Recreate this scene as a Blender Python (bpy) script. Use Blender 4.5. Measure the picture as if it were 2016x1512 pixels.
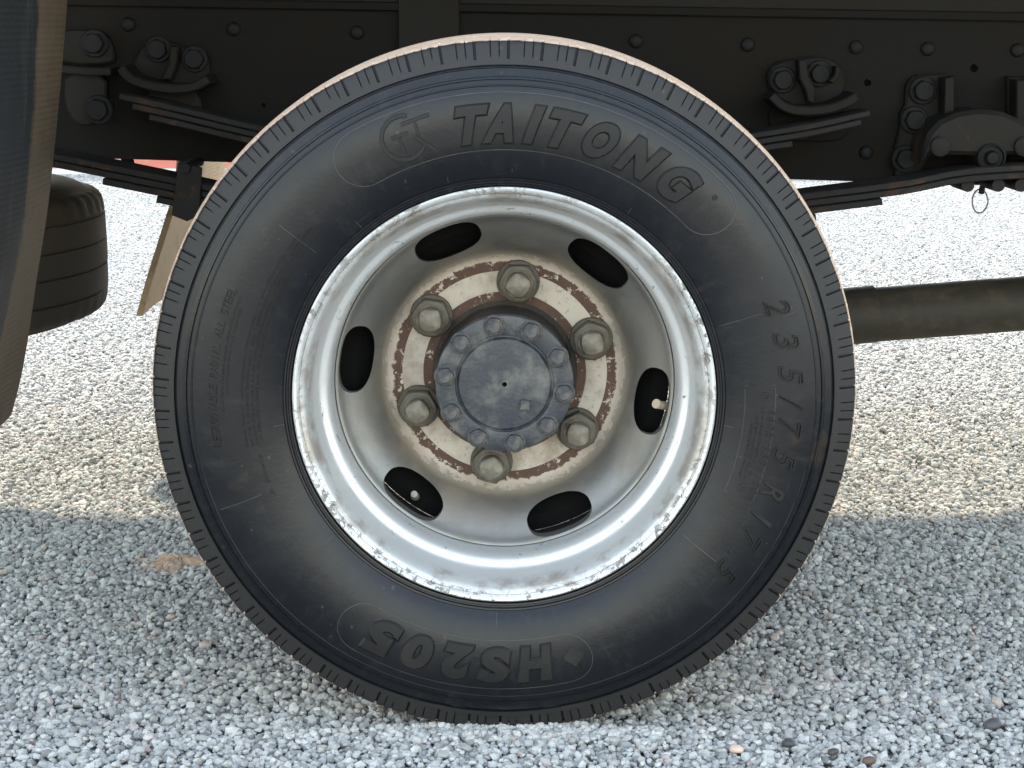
import bpy, bmesh, math, random
import numpy as np
from mathutils import Vector, Matrix
random.seed(7)
rng = np.random.default_rng(11)
R = math.radians
SC = bpy.context.scene
COL = SC.collection
for o in list(bpy.data.objects):
    bpy.data.objects.remove(o)

# ------------------------------------------------------------------ camera, sky, sun, exposure
CAM = Vector((0.0087, -2.0, 0.7955))
PITCH = R(11.5)
FPX = 3448.0
cam_d = bpy.data.cameras.new('camera')
cam_d.sensor_width = 36.0
cam_d.lens = FPX / 2016 * 36
cam_d.clip_start = 0.05
cam_d.clip_end = 2000
cam = bpy.data.objects.new('camera', cam_d)
COL.objects.link(cam)
cam.location = CAM
cam.rotation_euler = (R(90) - PITCH, 0, 0)
SC.camera = cam

SUN_EL, SUN_AZ = 46.5, -14.0           # the sun stands behind the truck
world = bpy.data.worlds.new('World')
SC.world = world
world.use_nodes = True
wn = world.node_tree
sky = wn.nodes.new('ShaderNodeTexSky')
sky.sky_type = 'NISHITA'
sky.sun_disc = False
sky.sun_elevation = R(SUN_EL)
sky.sun_rotation = R(SUN_AZ)
sky.air_density = 2.0
sky.dust_density = 0.5
sky.ozone_density = 2.4
bg = wn.nodes['Background']
hs = wn.nodes.new('ShaderNodeHueSaturation')      # hazy tropical sky: paler than the clear model sky
hs.inputs['Saturation'].default_value = 0.56
wn.links.new(sky.outputs[0], hs.inputs['Color'])
wn.links.new(hs.outputs[0], bg.inputs[0])
bg.inputs[1].default_value = 0.15

sun_d = bpy.data.lights.new('sun', 'SUN')
sun_d.energy = 2.0
sun_d.angle = R(1.6)
sun_d.color = (1.0, 0.84, 0.62)
sun = bpy.data.objects.new('sun', sun_d)
COL.objects.link(sun)
to_sun = Vector((math.sin(R(SUN_AZ)) * math.cos(R(SUN_EL)), math.cos(R(SUN_AZ)) * math.cos(R(SUN_EL)), math.sin(R(SUN_EL))))
sun.rotation_euler = to_sun.to_track_quat('Z', 'Y').to_euler()
sun.location = (2, 12, 12)

SC.view_settings.view_transform = 'Standard'
SC.view_settings.look = 'None'
SC.view_settings.gamma = 1.0
SC.view_settings.use_curve_mapping = False
SC.view_settings.exposure = 2.3
SC.cycles.use_denoising = True
SC.cycles.max_bounces = 8
SC.cycles.sample_clamp_indirect = 8.0

# ------------------------------------------------------------------ helpers: pixel ray to a point at its own depth
def P(px, py, Y):
    """point on the vertical plane Y=const seen at photo pixel (px, py)"""
    a = (px - 1008) / FPX
    b = (756 - py) / FPX
    d = Vector((a, math.cos(PITCH) + b * math.sin(PITCH), -math.sin(PITCH) + b * math.cos(PITCH)))
    t = (Y - CAM.y) / d.y
    return CAM + d * t

def PG(px, py, z=0.0):
    a = (px - 1008) / FPX
    b = (756 - py) / FPX
    d = Vector((a, math.cos(PITCH) + b * math.sin(PITCH), -math.sin(PITCH) + b * math.cos(PITCH)))
    return CAM + d * ((z - CAM.z) / d.z)

# ------------------------------------------------------------------ helpers: materials
class NT:
    def __init__(s, name):
        s.m = bpy.data.materials.new(name)
        s.m.use_nodes = True
        s.t = s.m.node_tree
        s.b = s.t.nodes['Principled BSDF']
        s._co = None
    def put(s, sock, v):
        if isinstance(v, bpy.types.NodeSocket):
            s.t.links.new(v, sock)
        else:
            sock.default_value = v
    def co(s):
        if s._co is None:
            s._co = s.t.nodes.new('ShaderNodeTexCoord').outputs['Object']
        return s._co
    def math(s, op, a, b=0.0, clamp=False):
        n = s.t.nodes.new('ShaderNodeMath'); n.operation = op; n.use_clamp = clamp
        s.put(n.inputs[0], a); s.put(n.inputs[1], b)
        return n.outputs[0]
    def xyz(s):
        n = s.t.nodes.new('ShaderNodeSeparateXYZ'); s.put(n.inputs[0], s.co())
        return n.outputs
    def radius(s):
        x = s.xyz()
        return s.math('SQRT', s.math('ADD', s.math('MULTIPLY', x[0], x[0]), s.math('MULTIPLY', x[2], x[2])))
    def noise(s, scale, detail=4.0, rough=0.6, vec=None, stretch=None, dist=0.0):
        n = s.t.nodes.new('ShaderNodeTexNoise')
        n.inputs['Scale'].default_value = scale
        n.inputs['Detail'].default_value = detail
        n.inputs['Roughness'].default_value = rough
        n.inputs['Distortion'].default_value = dist
        v = vec or s.co()
        if stretch:
            mp = s.t.nodes.new('ShaderNodeMapping'); s.put(mp.inputs[0], v)
            mp.inputs['Scale'].default_value = stretch
            v = mp.outputs[0]
        s.put(n.inputs['Vector'], v)
        return n.outputs['Fac']
    def step(s, v, lo, hi, out0=0.0, out1=1.0):
        n = s.t.nodes.new('ShaderNodeMapRange'); n.interpolation_type = 'SMOOTHSTEP'
        s.put(n.inputs[0], v)
        for i, q in zip((1, 2, 3, 4), (lo, hi, out0, out1)):
            n.inputs[i].default_value = q
        return n.outputs[0]
    def band(s, v, a, b, soft):
        return s.math('MULTIPLY', s.step(v, a - soft, a + soft), s.step(v, b - soft, b + soft, 1.0, 0.0))
    def mix(s, f, a, b):
        n = s.t.nodes.new('ShaderNodeMix'); n.data_type = 'RGBA'
        s.put(n.inputs[0], f)
        for k, c in ((6, a), (7, b)):
            s.put(n.inputs[k], c if isinstance(c, bpy.types.NodeSocket) else (*c, 1.0))
        return n.outputs[2]
    def mixf(s, f, a, b):
        n = s.t.nodes.new('ShaderNodeMix'); n.data_type = 'FLOAT'
        s.put(n.inputs[0], f); s.put(n.inputs[2], a); s.put(n.inputs[3], b)
        return n.outputs[0]
    def ramp(s, f, stops):
        n = s.t.nodes.new('ShaderNodeValToRGB'); s.put(n.inputs[0], f)
        e = n.color_ramp.elements
        while len(e) < len(stops):
            e.new(0.5)
        for q, (p, c) in zip(e, stops):
            q.position = p; q.color = (*c, 1)
        return n.outputs[0]
    def bump(s, h, dist=0.001, strength=1.0):
        n = s.t.nodes.new('ShaderNodeBump')
        n.inputs['Strength'].default_value = strength
        n.inputs['Distance'].default_value = dist
        s.put(n.inputs['Height'], h)
        s.t.links.new(n.outputs[0], s.b.inputs['Normal'])
    def done(s, base, rough=0.6, metal=0.0, spec=0.5):
        s.put(s.b.inputs['Base Color'], base if isinstance(base, bpy.types.NodeSocket) else (*base, 1.0))
        s.put(s.b.inputs['Roughness'], rough)
        s.put(s.b.inputs['Metallic'], metal)
        s.put(s.b.inputs['Specular IOR Level'], spec)
        return s.m

def dusty(name, base, dust, rough=0.6, metal=0.0, amount=0.5, scale=14.0, bump=0.0006, rust=None, spec=0.5):
    n = NT(name)
    f = n.math('MULTIPLY', n.step(n.noise(scale, 6, 0.65), 0.42, 0.72), amount)
    c = n.mix(f, base, dust)
    fine = n.noise(scale * 14, 3, 0.6)
    c = n.mix(n.step(fine, 0.62, 0.75, 0.0, 0.5 * amount), c, dust)
    if rust:
        c = n.mix(n.step(n.noise(scale * 0.7, 5, 0.7, dist=0.6), 0.56, 0.66), c, rust)
    n.bump(n.noise(scale * 8, 4, 0.6), bump, 0.6)
    return n.done(c, n.mixf(f, rough, min(1.0, rough + 0.3)), metal, spec)

# rubber of the main tyre: dark, with a dusty worn tread and a scuffed shoulder
def rubber_mat(name='tyre_rubber', dirt=0.0):
    n = NT(name)
    r = n.radius()
    nz = n.noise(5.0, 6, 0.62, dist=0.4)
    fine = n.noise(260.0, 3, 0.6)
    c = n.mix(n.step(nz, 0.40, 0.75, 0.0, 0.5 + dirt), (0.0046, 0.0056, 0.0078), (0.0120, 0.0130, 0.0152))
    sh = n.band(r, 0.3665, 0.397, 0.0012)
    c = n.mix(n.math('MULTIPLY', sh, 0.75), c, (0.022, 0.021, 0.020))
    speck = n.step(n.noise(90.0, 2, 0.5), 0.735, 0.765)
    c = n.mix(n.math('MULTIPLY', speck, 0.22), c, (0.12, 0.11, 0.09))
    streak = n.step(n.noise(9.0, 5, 0.7, stretch=(1.0, 1.0, 1.0), dist=1.5), 0.60, 0.72, 0, 0.35)
    c = n.mix(streak, c, (0.024, 0.022, 0.0215))
    # rain-washed dirt running out along the radius, brown blots, faint rings of scuff
    x3 = n.xyz()
    ang = n.math('ARCTAN2', x3[2], x3[0])
    cv = n.t.nodes.new('ShaderNodeCombineXYZ')
    n.put(cv.inputs[0], n.math('MULTIPLY', ang, 14.0)); n.put(cv.inputs[1], n.math('MULTIPLY', r, 16.0))
    run = n.noise(1.6, 5, 0.7, vec=cv.outputs[0])
    c = n.mix(n.step(run, 0.52, 0.72, 0, 0.55), c, (0.0165, 0.0165, 0.0175))
    cr = n.t.nodes.new('ShaderNodeCombineXYZ')
    n.put(cr.inputs[0], n.math('MULTIPLY', ang, 3.0)); n.put(cr.inputs[1], n.math('MULTIPLY', r, 260.0))
    scuff = n.step(n.noise(1.3, 4, 0.7, vec=cr.outputs[0]), 0.60, 0.70, 0, 0.40)
    c = n.mix(scuff, c, (0.020, 0.0205, 0.022))
    blot = n.step(n.noise(13.0, 4, 0.6, dist=0.3), 0.66, 0.74, 0, 0.6)
    c = n.mix(blot, c, (0.030, 0.021, 0.014))
    edge = n.math('ADD', r, n.math('MULTIPLY', n.math('SUBTRACT', n.noise(70.0, 4, 0.7), 0.5), 0.0040))
    tread = n.step(edge, 0.3908, 0.3920)
    c = n.mix(tread, c, n.mix(n.noise(40.0, 3), (0.52, 0.36, 0.26), (0.66, 0.52, 0.40)))
    rough = n.mixf(n.step(nz, 0.35, 0.7), 0.29, 0.40)
    rough = n.math('ADD', rough, n.math('MULTIPLY', n.math('ADD', scuff, n.step(run, 0.45, 0.75, 0, 0.5)), 0.22))
    rough = n.mixf(n.band(r, 0.3500, 0.3550, 0.0010), rough, 0.20)
    rough = n.mixf(tread, rough, 0.9)
    rough = n.mixf(sh, rough, 0.55)
    n.bump(n.math('ADD', fine, n.math('MULTIPLY', n.noise(30.0, 4), 2.0)), 0.00022, 0.7)
    return n.done(c, rough, 0.0, 0.33)

M = {}
M['rubber'] = rubber_mat()
M['letter'] = dusty('raised_rubber', (0.0075, 0.0075, 0.0080), (0.026, 0.023, 0.020), 0.55, 0, 0.6, 20, 0.0002, spec=0.3)
M['line'] = dusty('mould_line_rubber', (0.022, 0.022, 0.023), (0.07, 0.064, 0.057), 0.5, 0, 0.6, 30, 0.0001)

def rim_mat():
    n = NT('silver_rim_paint')
    r = n.radius()
    ang_noise = n.noise(42.0, 6, 0.72)
    silver = n.mix(n.noise(6.0, 5, 0.6), (0.58, 0.59, 0.585), (0.72, 0.73, 0.725))
    dirt = n.step(n.noise(11.0, 6, 0.7, dist=0.5), 0.50, 0.78, 0, 0.55)
    c = n.mix(dirt, silver, (0.36, 0.31, 0.25))
    # worn lip: paint flaked to bare bright steel and dark rust freckles
    lip = n.step(r, 0.2225, 0.2275)
    chips = n.step(n.noise(75.0, 7, 0.78, dist=0.9), 0.515, 0.56)
    chips = n.math('MULTIPLY', chips, lip)
    chips = n.math('MULTIPLY', chips, n.step(n.noise(7.0, 3, 0.6), 0.36, 0.56, 0.15, 0.95))
    grime_shade = n.math('MULTIPLY', n.step(n.noise(19.0, 5, 0.7), 0.42, 0.62), n.band(r, 0.2165, 0.2300, 0.002))
    c = n.mix(n.math('MULTIPLY', grime_shade, 0.7), c, (0.30, 0.25, 0.20))
    c = n.mix(chips, c, (0.13, 0.115, 0.10))
    # sparse chips on the step to the well
    step_ = n.band(r, 0.1975, 0.2120, 0.001)
    ch2 = n.math('MULTIPLY', n.step(n.noise(70.0, 5, 0.75, dist=0.9), 0.615, 0.65), step_)
    c = n.mix(n.math('MULTIPLY', ch2, 0.8), c, (0.12, 0.11, 0.10))
    # shade painted into the barrel behind the disc, so the openings look black
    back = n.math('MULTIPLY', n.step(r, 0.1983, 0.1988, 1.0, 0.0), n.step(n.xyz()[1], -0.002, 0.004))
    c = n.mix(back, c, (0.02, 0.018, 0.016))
    # thin seam of dirt behind the lip
    seam = n.band(n.math('ADD', r, n.math('MULTIPLY', n.noise(60.0, 3), 0.0014)), 0.2283, 0.2290, 0.0003)
    c = n.mix(n.math('MULTIPLY', seam, 0.75), c, (0.11, 0.095, 0.08))
    n.bump(n.math('ADD', n.math('MULTIPLY', chips, -0.7), n.math('MULTIPLY', n.noise(120.0, 3), 0.25)), 0.0007, 0.7)
    rough = n.mixf(n.math('MAXIMUM', chips, dirt), 0.40, 0.75)
    return n.done(c, rough, n.mixf(n.math('MAXIMUM', back, n.math('MAXIMUM', chips, dirt)), 0.58, 0.05), 0.5)
M['rim'] = rim_mat()

def disc_mat():
    n = NT('silver_disc_paint')
    r = n.radius()
    wob = n.math('MULTIPLY', n.math('SUBTRACT', n.noise(48.0, 6, 0.75, dist=0.4), 0.5), 0.020)
    rn = n.math('ADD', r, wob)
    silver = n.mix(n.noise(7.0, 5, 0.6), (0.165, 0.158, 0.143), (0.255, 0.252, 0.238))
    dirt = n.step(n.noise(9.0, 6, 0.7, dist=0.6), 0.46, 0.76, 0, 0.5)
    c = n.mix(dirt, silver, (0.125, 0.098, 0.066))
    tan = n.step(n.noise(5.0, 5, 0.7), 0.42, 0.70, 0, 0.38)
    c = n.mix(n.math('MULTIPLY', tan, n.step(r, 0.150, 0.19, 1.0, 0.0)), c, (0.26, 0.20, 0.13))
    sp = n.step(n.noise(75.0, 4, 0.6), 0.70, 0.74)
    c = n.mix(n.math('MULTIPLY', sp, 0.5), c, (0.12, 0.10, 0.085))
    cream = n.mix(n.step(n.noise(24.0, 6, 0.7), 0.4, 0.7), (0.44, 0.39, 0.325), (0.27, 0.225, 0.17))
    cream = n.mix(n.step(n.noise(140.0, 3, 0.6), 0.60, 0.7, 0, 0.6), cream, (0.20, 0.19, 0.14))
    rust = n.mix(n.noise(60.0, 5, 0.7), (0.040, 0.021, 0.014), (0.105, 0.056, 0.036))
    flake = n.mix(n.noise(30.0, 5), (0.52, 0.46, 0.40), (0.34, 0.27, 0.20))
    # fillet with old paint, rust rings, cream mounting face
    oldp = n.math('ADD', r, n.math('MULTIPLY', n.math('SUBTRACT', n.noise(75.0, 6, 0.8, dist=0.8), 0.5), 0.030))
    c = n.mix(n.math('MULTIPLY', n.step(rn, 0.140, 0.158, 1.0, 0.0), 0.45), c, (0.36, 0.28, 0.19))
    c = n.mix(n.math('MULTIPLY', n.step(oldp, 0.1405, 0.1425, 1.0, 0.0), 0.85), c, flake)
    c = n.mix(n.step(rn, 0.1335, 0.1352, 1.0, 0.0), c, rust)
    clean = n.math('ADD', r, n.math('MULTIPLY', n.math('SUBTRACT', n.noise(60.0, 3), 0.5), 0.0010))
    c = n.mix(n.step(clean, 0.1222, 0.1228, 1.0, 0.0), c, cream)
    c = n.mix(n.step(clean, 0.0972, 0.0978, 1.0, 0.0), c, rust)
    fl2 = n.math('MULTIPLY', n.step(n.noise(85.0, 5, 0.75, dist=0.5), 0.565, 0.60), n.step(r, 0.1222, 0.1228, 0.0, 1.0))
    fl2 = n.math('MULTIPLY', fl2, n.step(r, 0.140, 0.142, 1.0, 0.0))
    c = n.mix(fl2, c, flake)
    fl3 = n.math('MULTIPLY', n.step(n.noise(110.0, 5, 0.75), 0.59, 0.63), n.step(r, 0.0972, 0.0978, 1.0, 0.0))
    c = n.mix(fl3, c, (0.42, 0.35, 0.28))
    inner = n.step(r, 0.140, 0.152, 1.0, 0.0)
    n.bump(n.math('ADD', n.math('MULTIPLY', rn, 60.0), n.math('MULTIPLY', n.noise(110.0, 4), 0.6)), 0.0008, 0.35)
    rough = n.mixf(n.math('MAXIMUM', inner, dirt), 0.40, 0.78)
    return n.done(c, rough, n.mixf(n.math('MAXIMUM', inner, dirt), 0.68, 0.0), 0.5)
M['disc'] = disc_mat()
M['cap'] = dusty('blue_grey_cap_paint', (0.020, 0.0245, 0.033), (0.14, 0.134, 0.122), 0.42, 0.0, 0.75, 30, 0.0010)
M['cap_bolt'] = dusty('cap_bolt_steel', (0.034, 0.039, 0.048), (0.22, 0.19, 0.145), 0.42, 0.2, 0.5, 60, 0.0003)
M['nut'] = dusty('grimy_nut_steel', (0.070, 0.061, 0.047), (0.17, 0.145, 0.105), 0.58, 0.15, 0.75, 45, 0.0005)
M['stud'] = dusty('worn_stud_steel', (0.13, 0.115, 0.09), (0.29, 0.25, 0.19), 0.45, 0.3, 0.75, 70, 0.0005)
M['rust'] = dusty('rusty_hub_iron', (0.075, 0.042, 0.030), (0.22, 0.16, 0.12), 0.8, 0.0, 0.7, 40, 0.0008)
M['grime_shade'] = dusty('grimy_shade_hub_iron', (0.018, 0.014, 0.011), (0.075, 0.052, 0.036), 0.8, 0.0, 0.7, 30, 0.0008)  # dark tone also paints in the shade of the gap behind the cap
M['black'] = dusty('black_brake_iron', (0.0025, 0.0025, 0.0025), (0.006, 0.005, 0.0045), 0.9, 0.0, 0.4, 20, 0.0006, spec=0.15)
M['chassis'] = dusty('dusty_chassis_paint', (0.0052, 0.0047, 0.0042), (0.0150, 0.0120, 0.0086), 0.7, 0.0, 0.6, 6, 0.0008, spec=0.14)
M['chassis_trim'] = dusty('dusty_bracket_paint', (0.0072, 0.0066, 0.0060), (0.0195, 0.0160, 0.0120), 0.66, 0.0, 0.6, 16, 0.0008, spec=0.18)
M['bolt'] = dusty('black_bolt_paint', (0.0045, 0.0050, 0.0058), (0.013, 0.0115, 0.0095), 0.6, 0.0, 0.5, 40, 0.0004, spec=0.2)
M['spring'] = dusty('dusty_spring_steel', (0.0062, 0.0056, 0.0050), (0.018, 0.0145, 0.011), 0.7, 0.0, 0.7, 22, 0.001, rust=(0.036, 0.017, 0.010), spec=0.3)
M['rusted'] = dusty('rusty_bracket', (0.0095, 0.0088, 0.0078), (0.022, 0.018, 0.014), 0.66, 0.0, 0.6, 14, 0.001, rust=(0.046, 0.022, 0.008), spec=0.2)
M['shaft'] = dusty('olive_shaft_paint', (0.034, 0.029, 0.021), (0.075, 0.062, 0.043), 0.6, 0.0, 0.9, 26, 0.0009, spec=0.3)
M['stem'] = dusty('dusty_valve_rubber', (0.34, 0.27, 0.19), (0.46, 0.37, 0.27), 0.7, 0.0, 0.8, 60, 0.0003)
M['stem_grey'] = dusty('grey_valve_rubber', (0.15, 0.14, 0.125), (0.28, 0.26, 0.22), 0.6, 0.0, 0.8, 60, 0.0003)
M['body'] = dusty('grey_body_paint', (0.32, 0.33, 0.35), (0.26, 0.23, 0.19), 0.5, 0.0, 0.6, 3, 0.0003)
M['wire'] = dusty('grey_wire', (0.12, 0.12, 0.115), (0.2, 0.18, 0.16), 0.5, 0.3, 0.4, 60, 0.0001)

# ------------------------------------------------------------------ helpers: objects
WLOC = {}
def tag(o, label=None, cat=None, kind=None, group=None):
    for k, v in (('label', label), ('category', cat), ('kind', kind), ('group', group)):
        if v:
            o[k] = v
    return o

def mesh(name, verts, faces, mat, angle=35):
    me = bpy.data.meshes.new(name)
    me.from_pydata([tuple(v) for v in verts], [], [tuple(f) for f in faces])
    me.validate()
    bm = bmesh.new(); bm.from_mesh(me)
    bmesh.ops.recalc_face_normals(bm, faces=bm.faces)
    bm.to_mesh(me); bm.free()
    me.materials.append(mat)
    if angle:
        me.shade_smooth()
        me.set_sharp_from_angle(angle=R(angle))
    return me

def place(name, me, parent=None, loc=(0, 0, 0), rot=None):
    o = bpy.data.objects.new(name, me)
    COL.objects.link(o)
    loc = Vector(loc)
    WLOC[o.name] = loc
    if parent:
        o.parent = parent
        o.location = loc - WLOC[parent.name]
    else:
        o.location = loc
    if rot:
        o.rotation_euler = rot
    return o

def ob(name, verts, faces, mat, parent=None, origin=None, angle=35, label=None):
    vs = [Vector(v) for v in verts]
    if origin is None:
        n = len(vs); origin = sum(vs, Vector()) / n
    origin = Vector(origin)
    me = mesh(name, [v - origin for v in vs], faces, mat, angle)
    o = place(name, me, parent, origin)
    if label:
        o['label'] = label
    return o

def empty(name, loc):
    o = bpy.data.objects.new(name, None)
    COL.objects.link(o); o.location = loc
    o.empty_display_size = 0.2
    WLOC[o.name] = Vector(loc)
    return o

def join(*geos):
    V, F = [], []
    for v, f in geos:
        k = len(V); V += list(v); F += [tuple(i + k for i in q) for q in f]
    return V, F

def lathe(prof, n, closed=False, cap0=False, cap1=False, c=(0, 0, 0), a0=0.0):
    """profile of (r, y) turned about the Y axis"""
    V, F = [], []
    m = len(prof)
    for i in range(n):
        a = a0 + 2 * math.pi * i / n
        for r, y in prof:
            V.append((c[0] + r * math.cos(a), c[1] + y, c[2] + r * math.sin(a)))
    for i in range(n):
        j = (i + 1) % n
        for k in range(m if closed else m - 1):
            q = (k + 1) % m
            F.append((i * m + k, j * m + k, j * m + q, i * m + q))
    if cap0:
        F.append(tuple(i * m for i in range(n)))
    if cap1:
        F.append(tuple(i * m + m - 1 for i in range(n)))
    return V, F

def prism(poly, y0, y1, bev=0.0):
    """polygon of (x, z) extruded from y0 (front) to y1, front edge bevelled"""
    n = len(poly)
    P2 = [Vector((p[0], p[1])) for p in poly]
    area = sum(P2[i].x * P2[(i + 1) % n].y - P2[(i + 1) % n].x * P2[i].y for i in range(n))
    sgn = 1 if area > 0 else -1
    ins = []
    for i in range(n):
        a, b, c = P2[i - 1], P2[i], P2[(i + 1) % n]
        d1 = (b - a).normalized() if (b - a).length > 1e-9 else Vector((1, 0))
        d2 = (c - b).normalized() if (c - b).length > 1e-9 else d1
        nrm = Vector((-(d1 + d2).y, (d1 + d2).x))
        nrm = nrm.normalized() * sgn if nrm.length > 1e-6 else Vector((0, 0))
        ins.append(b + nrm * bev)
    V, F = [], []
    rings = [[(p.x, y0, p.y) for p in ins]] if bev else []
    rings += [[(p.x, y0 + bev, p.y) for p in P2], [(p.x, y1, p.y) for p in P2]]
    for r_ in rings:
        V += r_
    k = len(rings)
    F.append(tuple(range(n))); F.append(tuple(range((k - 1) * n, k * n)))
    for q in range(k - 1):
        for i in range(n):
            j = (i + 1) % n
            F.append((q * n + i, q * n + j, (q + 1) * n + j, (q + 1) * n + i))
    return V, F

def plate(pxs, Y, thick, proud=0.0, bev=0.002):
    """outline traced at depth Y, given real thickness"""
    poly = [(P(x, y, Y).x, P(x, y, Y).z) for x, y in pxs]
    return prism(poly, Y - proud, Y - proud + thick, bev)

def smooth_poly(pts, it=2):
    for _ in range(it):
        out = []
        for i in range(len(pts)):
            a, b = pts[i], pts[(i + 1) % len(pts)]
            out.append((a[0] * .75 + b[0] * .25, a[1] * .75 + b[1] * .25))
            out.append((a[0] * .25 + b[0] * .75, a[1] * .25 + b[1] * .75))
        pts = out
    return pts

def spline(pts, n):
    """Catmull-Rom through 2D/3D points"""
    pts = [Vector(p) for p in pts]
    out = []
    m = len(pts) - 1
    for i in range(n + 1):
        t = i / n * m
        k = min(int(t), m - 1); u = t - k
        p1, p2 = pts[k], pts[k + 1]
        p0 = pts[k - 1] if k else p1 * 2 - p2
        p3 = pts[k + 2] if k + 2 <= m else p2 * 2 - p1
        out.append(0.5 * (2 * p1 + (p2 - p0) * u + (2 * p0 - 5 * p1 + 4 * p2 - p3) * u * u + (3 * p1 - p0 - 3 * p2 + p3) * u ** 3))
    return out

def strip(center, t, y0, y1, bev=0.0012):
    """a bent flat bar: (x, z) line of its top face, thickness t downwards, from y0 to y1"""
    V, F = [], []
    n = len(center)
    for i, p in enumerate(center):
        a = center[max(i - 1, 0)]; b = center[min(i + 1, n - 1)]
        d = Vector((b[0] - a[0], b[1] - a[1])).normalized()
        nn = Vector((d.y, -d.x))
        if nn.y > 0: nn = -nn
        for (off, y) in ((bev, y0), (0, y0 + bev), (0, y1 - bev), (bev, y1), (t - bev, y1), (t, y1 - bev), (t, y0 + bev), (t - bev, y0)):
            V.append((p[0] + nn.x * off, y, p[1] + nn.y * off))
    for i in range(n - 1):
        for k in range(8):
            q = (k + 1) % 8
            F.append((i * 8 + k, i * 8 + q, i * 8 + 8 + q, i * 8 + 8 + k))
    F.append(tuple(range(8))); F.append(tuple(range((n - 1) * 8, n * 8)))
    return V, F

def tube(pts, rad, n=12, closed=False):
    pts = [Vector(p) for p in pts]
    V, F = [], []
    m = len(pts)
    up = None
    for i, p in enumerate(pts):
        a = pts[i - 1] if (i or closed) else p
        b = pts[(i + 1) % m] if (i < m - 1 or closed) else p
        d = (b - a).normalized()
        if up is None:
            up = d.orthogonal().normalized()
        u = (up - d * up.dot(d)).normalized(); up = u
        w = d.cross(u)
        r = rad[i] if isinstance(rad, (list, tuple)) else rad
        for k in range(n):
            t = 2 * math.pi * k / n
            V.append(p + u * (r * math.cos(t)) + w * (r * math.sin(t)))
    for i in range(m if closed else m - 1):
        j = (i + 1) % m
        for k in range(n):
            q = (k + 1) % n
            F.append((i * n + k, i * n + q, j * n + q, j * n + k))
    if not closed:
        F.append(tuple(range(n))); F.append(tuple(range((m - 1) * n, m * n)))
    return V, F

def box(x0, x1, y0, y1, z0, z1):
    V = [(x, y, z) for x in (x0, x1) for y in (y0, y1) for z in (z0, z1)]
    return V, [(0, 1, 3, 2), (4, 6, 7, 5), (0, 4, 5, 1), (2, 3, 7, 6), (0, 2, 6, 4), (1, 5, 7, 3)]

def boolean(me_a, me_b):
    a = bpy.data.objects.new('tmp_a', me_a); b = bpy.data.objects.new('tmp_b', me_b)
    COL.objects.link(a); COL.objects.link(b)
    md = a.modifiers.new('cut', 'BOOLEAN'); md.object = b; md.operation = 'DIFFERENCE'; md.solver = 'EXACT'
    dg = bpy.context.evaluated_depsgraph_get()
    out = bpy.data.meshes.new_from_object(a.evaluated_get(dg))
    bpy.data.objects.remove(a); bpy.data.objects.remove(b)
    return out

# ------------------------------------------------------------------ ground and gravel
def gravel_mat():
    n = NT('crushed_granite')
    g = n.t.nodes.new('ShaderNodeNewGeometry').outputs['Random Per Island']
    c = n.ramp(g, [(0.0, (0.17, 0.172, 0.165)), (0.10, (0.30, 0.30, 0.288)), (0.45, (0.40, 0.40, 0.382)), (0.80, (0.50, 0.50, 0.475)),
                   (0.93, (0.50, 0.49, 0.475)), (0.955, (0.42, 0.33, 0.28)), (1.0, (0.55, 0.55, 0.55))])
    c = n.mix(n.step(n.noise(500.0, 3, 0.7), 0.35, 0.7, 0.0, 0.35), c, (0.22, 0.22, 0.225))
    n.bump(n.noise(700.0, 3, 0.7), 0.0005, 0.5)
    return n.done(c, 0.9, 0.0, 0.12)
M['gravel'] = gravel_mat()
def ground_mat():
    n = NT('fine_granite_bed')
    c = n.mix(n.step(n.noise(60.0, 5, 0.8), 0.35, 0.65), (0.16, 0.16, 0.16), (0.34, 0.34, 0.34))
    c = n.mix(n.step(n.noise(0.6, 4), 0.4, 0.7, 0, 0.3), c, (0.30, 0.27, 0.23))
    n.bump(n.noise(110.0, 4, 0.7), 0.006, 0.9)
    return n.done(c, 0.9)
gv = [(-400, -400, -0.016), (400, -400, -0.016), (400, 400, -0.016), (-400, 400, -0.016)]
g_ = ob('ground', gv, [(0, 1, 2, 3)], ground_mat(), None, (0, 0, -0.016), None)
tag(g_, 'flat grey ground under the crushed stone reaching to the horizon', kind='structure')

def ico():
    p = (1 + 5 ** 0.5) / 2
    v = np.array([(-1, p, 0), (1, p, 0), (-1, -p, 0), (1, -p, 0), (0, -1, p), (0, 1, p), (0, -1, -p), (0, 1, -p), (p, 0, -1), (p, 0, 1), (-p, 0, -1), (-p, 0, 1)], float)
    v /= np.linalg.norm(v[0])
    f = np.array([(0, 11, 5), (0, 5, 1), (0, 1, 7), (0, 7, 10), (0, 10, 11), (1, 5, 9), (5, 11, 4), (11, 10, 2), (10, 7, 6), (7, 1, 8), (3, 9, 4), (3, 4, 2), (3, 2, 6), (3, 6, 8), (3, 8, 9), (4, 9, 5), (2, 4, 11), (6, 2, 10), (8, 6, 7), (9, 8, 1)])
    return v, f
ICO_V, ICO_F = ico()
def rand_rot(n):
    q = rng.normal(size=(n, 4)); q /= np.linalg.norm(q, axis=1)[:, None]
    w, x, y, z = q.T
    return np.stack([np.stack([1 - 2 * (y * y + z * z), 2 * (x * y - z * w), 2 * (x * z + y * w)], -1),
                     np.stack([2 * (x * y + z * w), 1 - 2 * (x * x + z * z), 2 * (y * z - x * w)], -1),
                     np.stack([2 * (x * z - y * w), 2 * (y * z + x * w), 1 - 2 * (x * x + y * y)], -1)], 1)
TILE = 0.8
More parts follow.
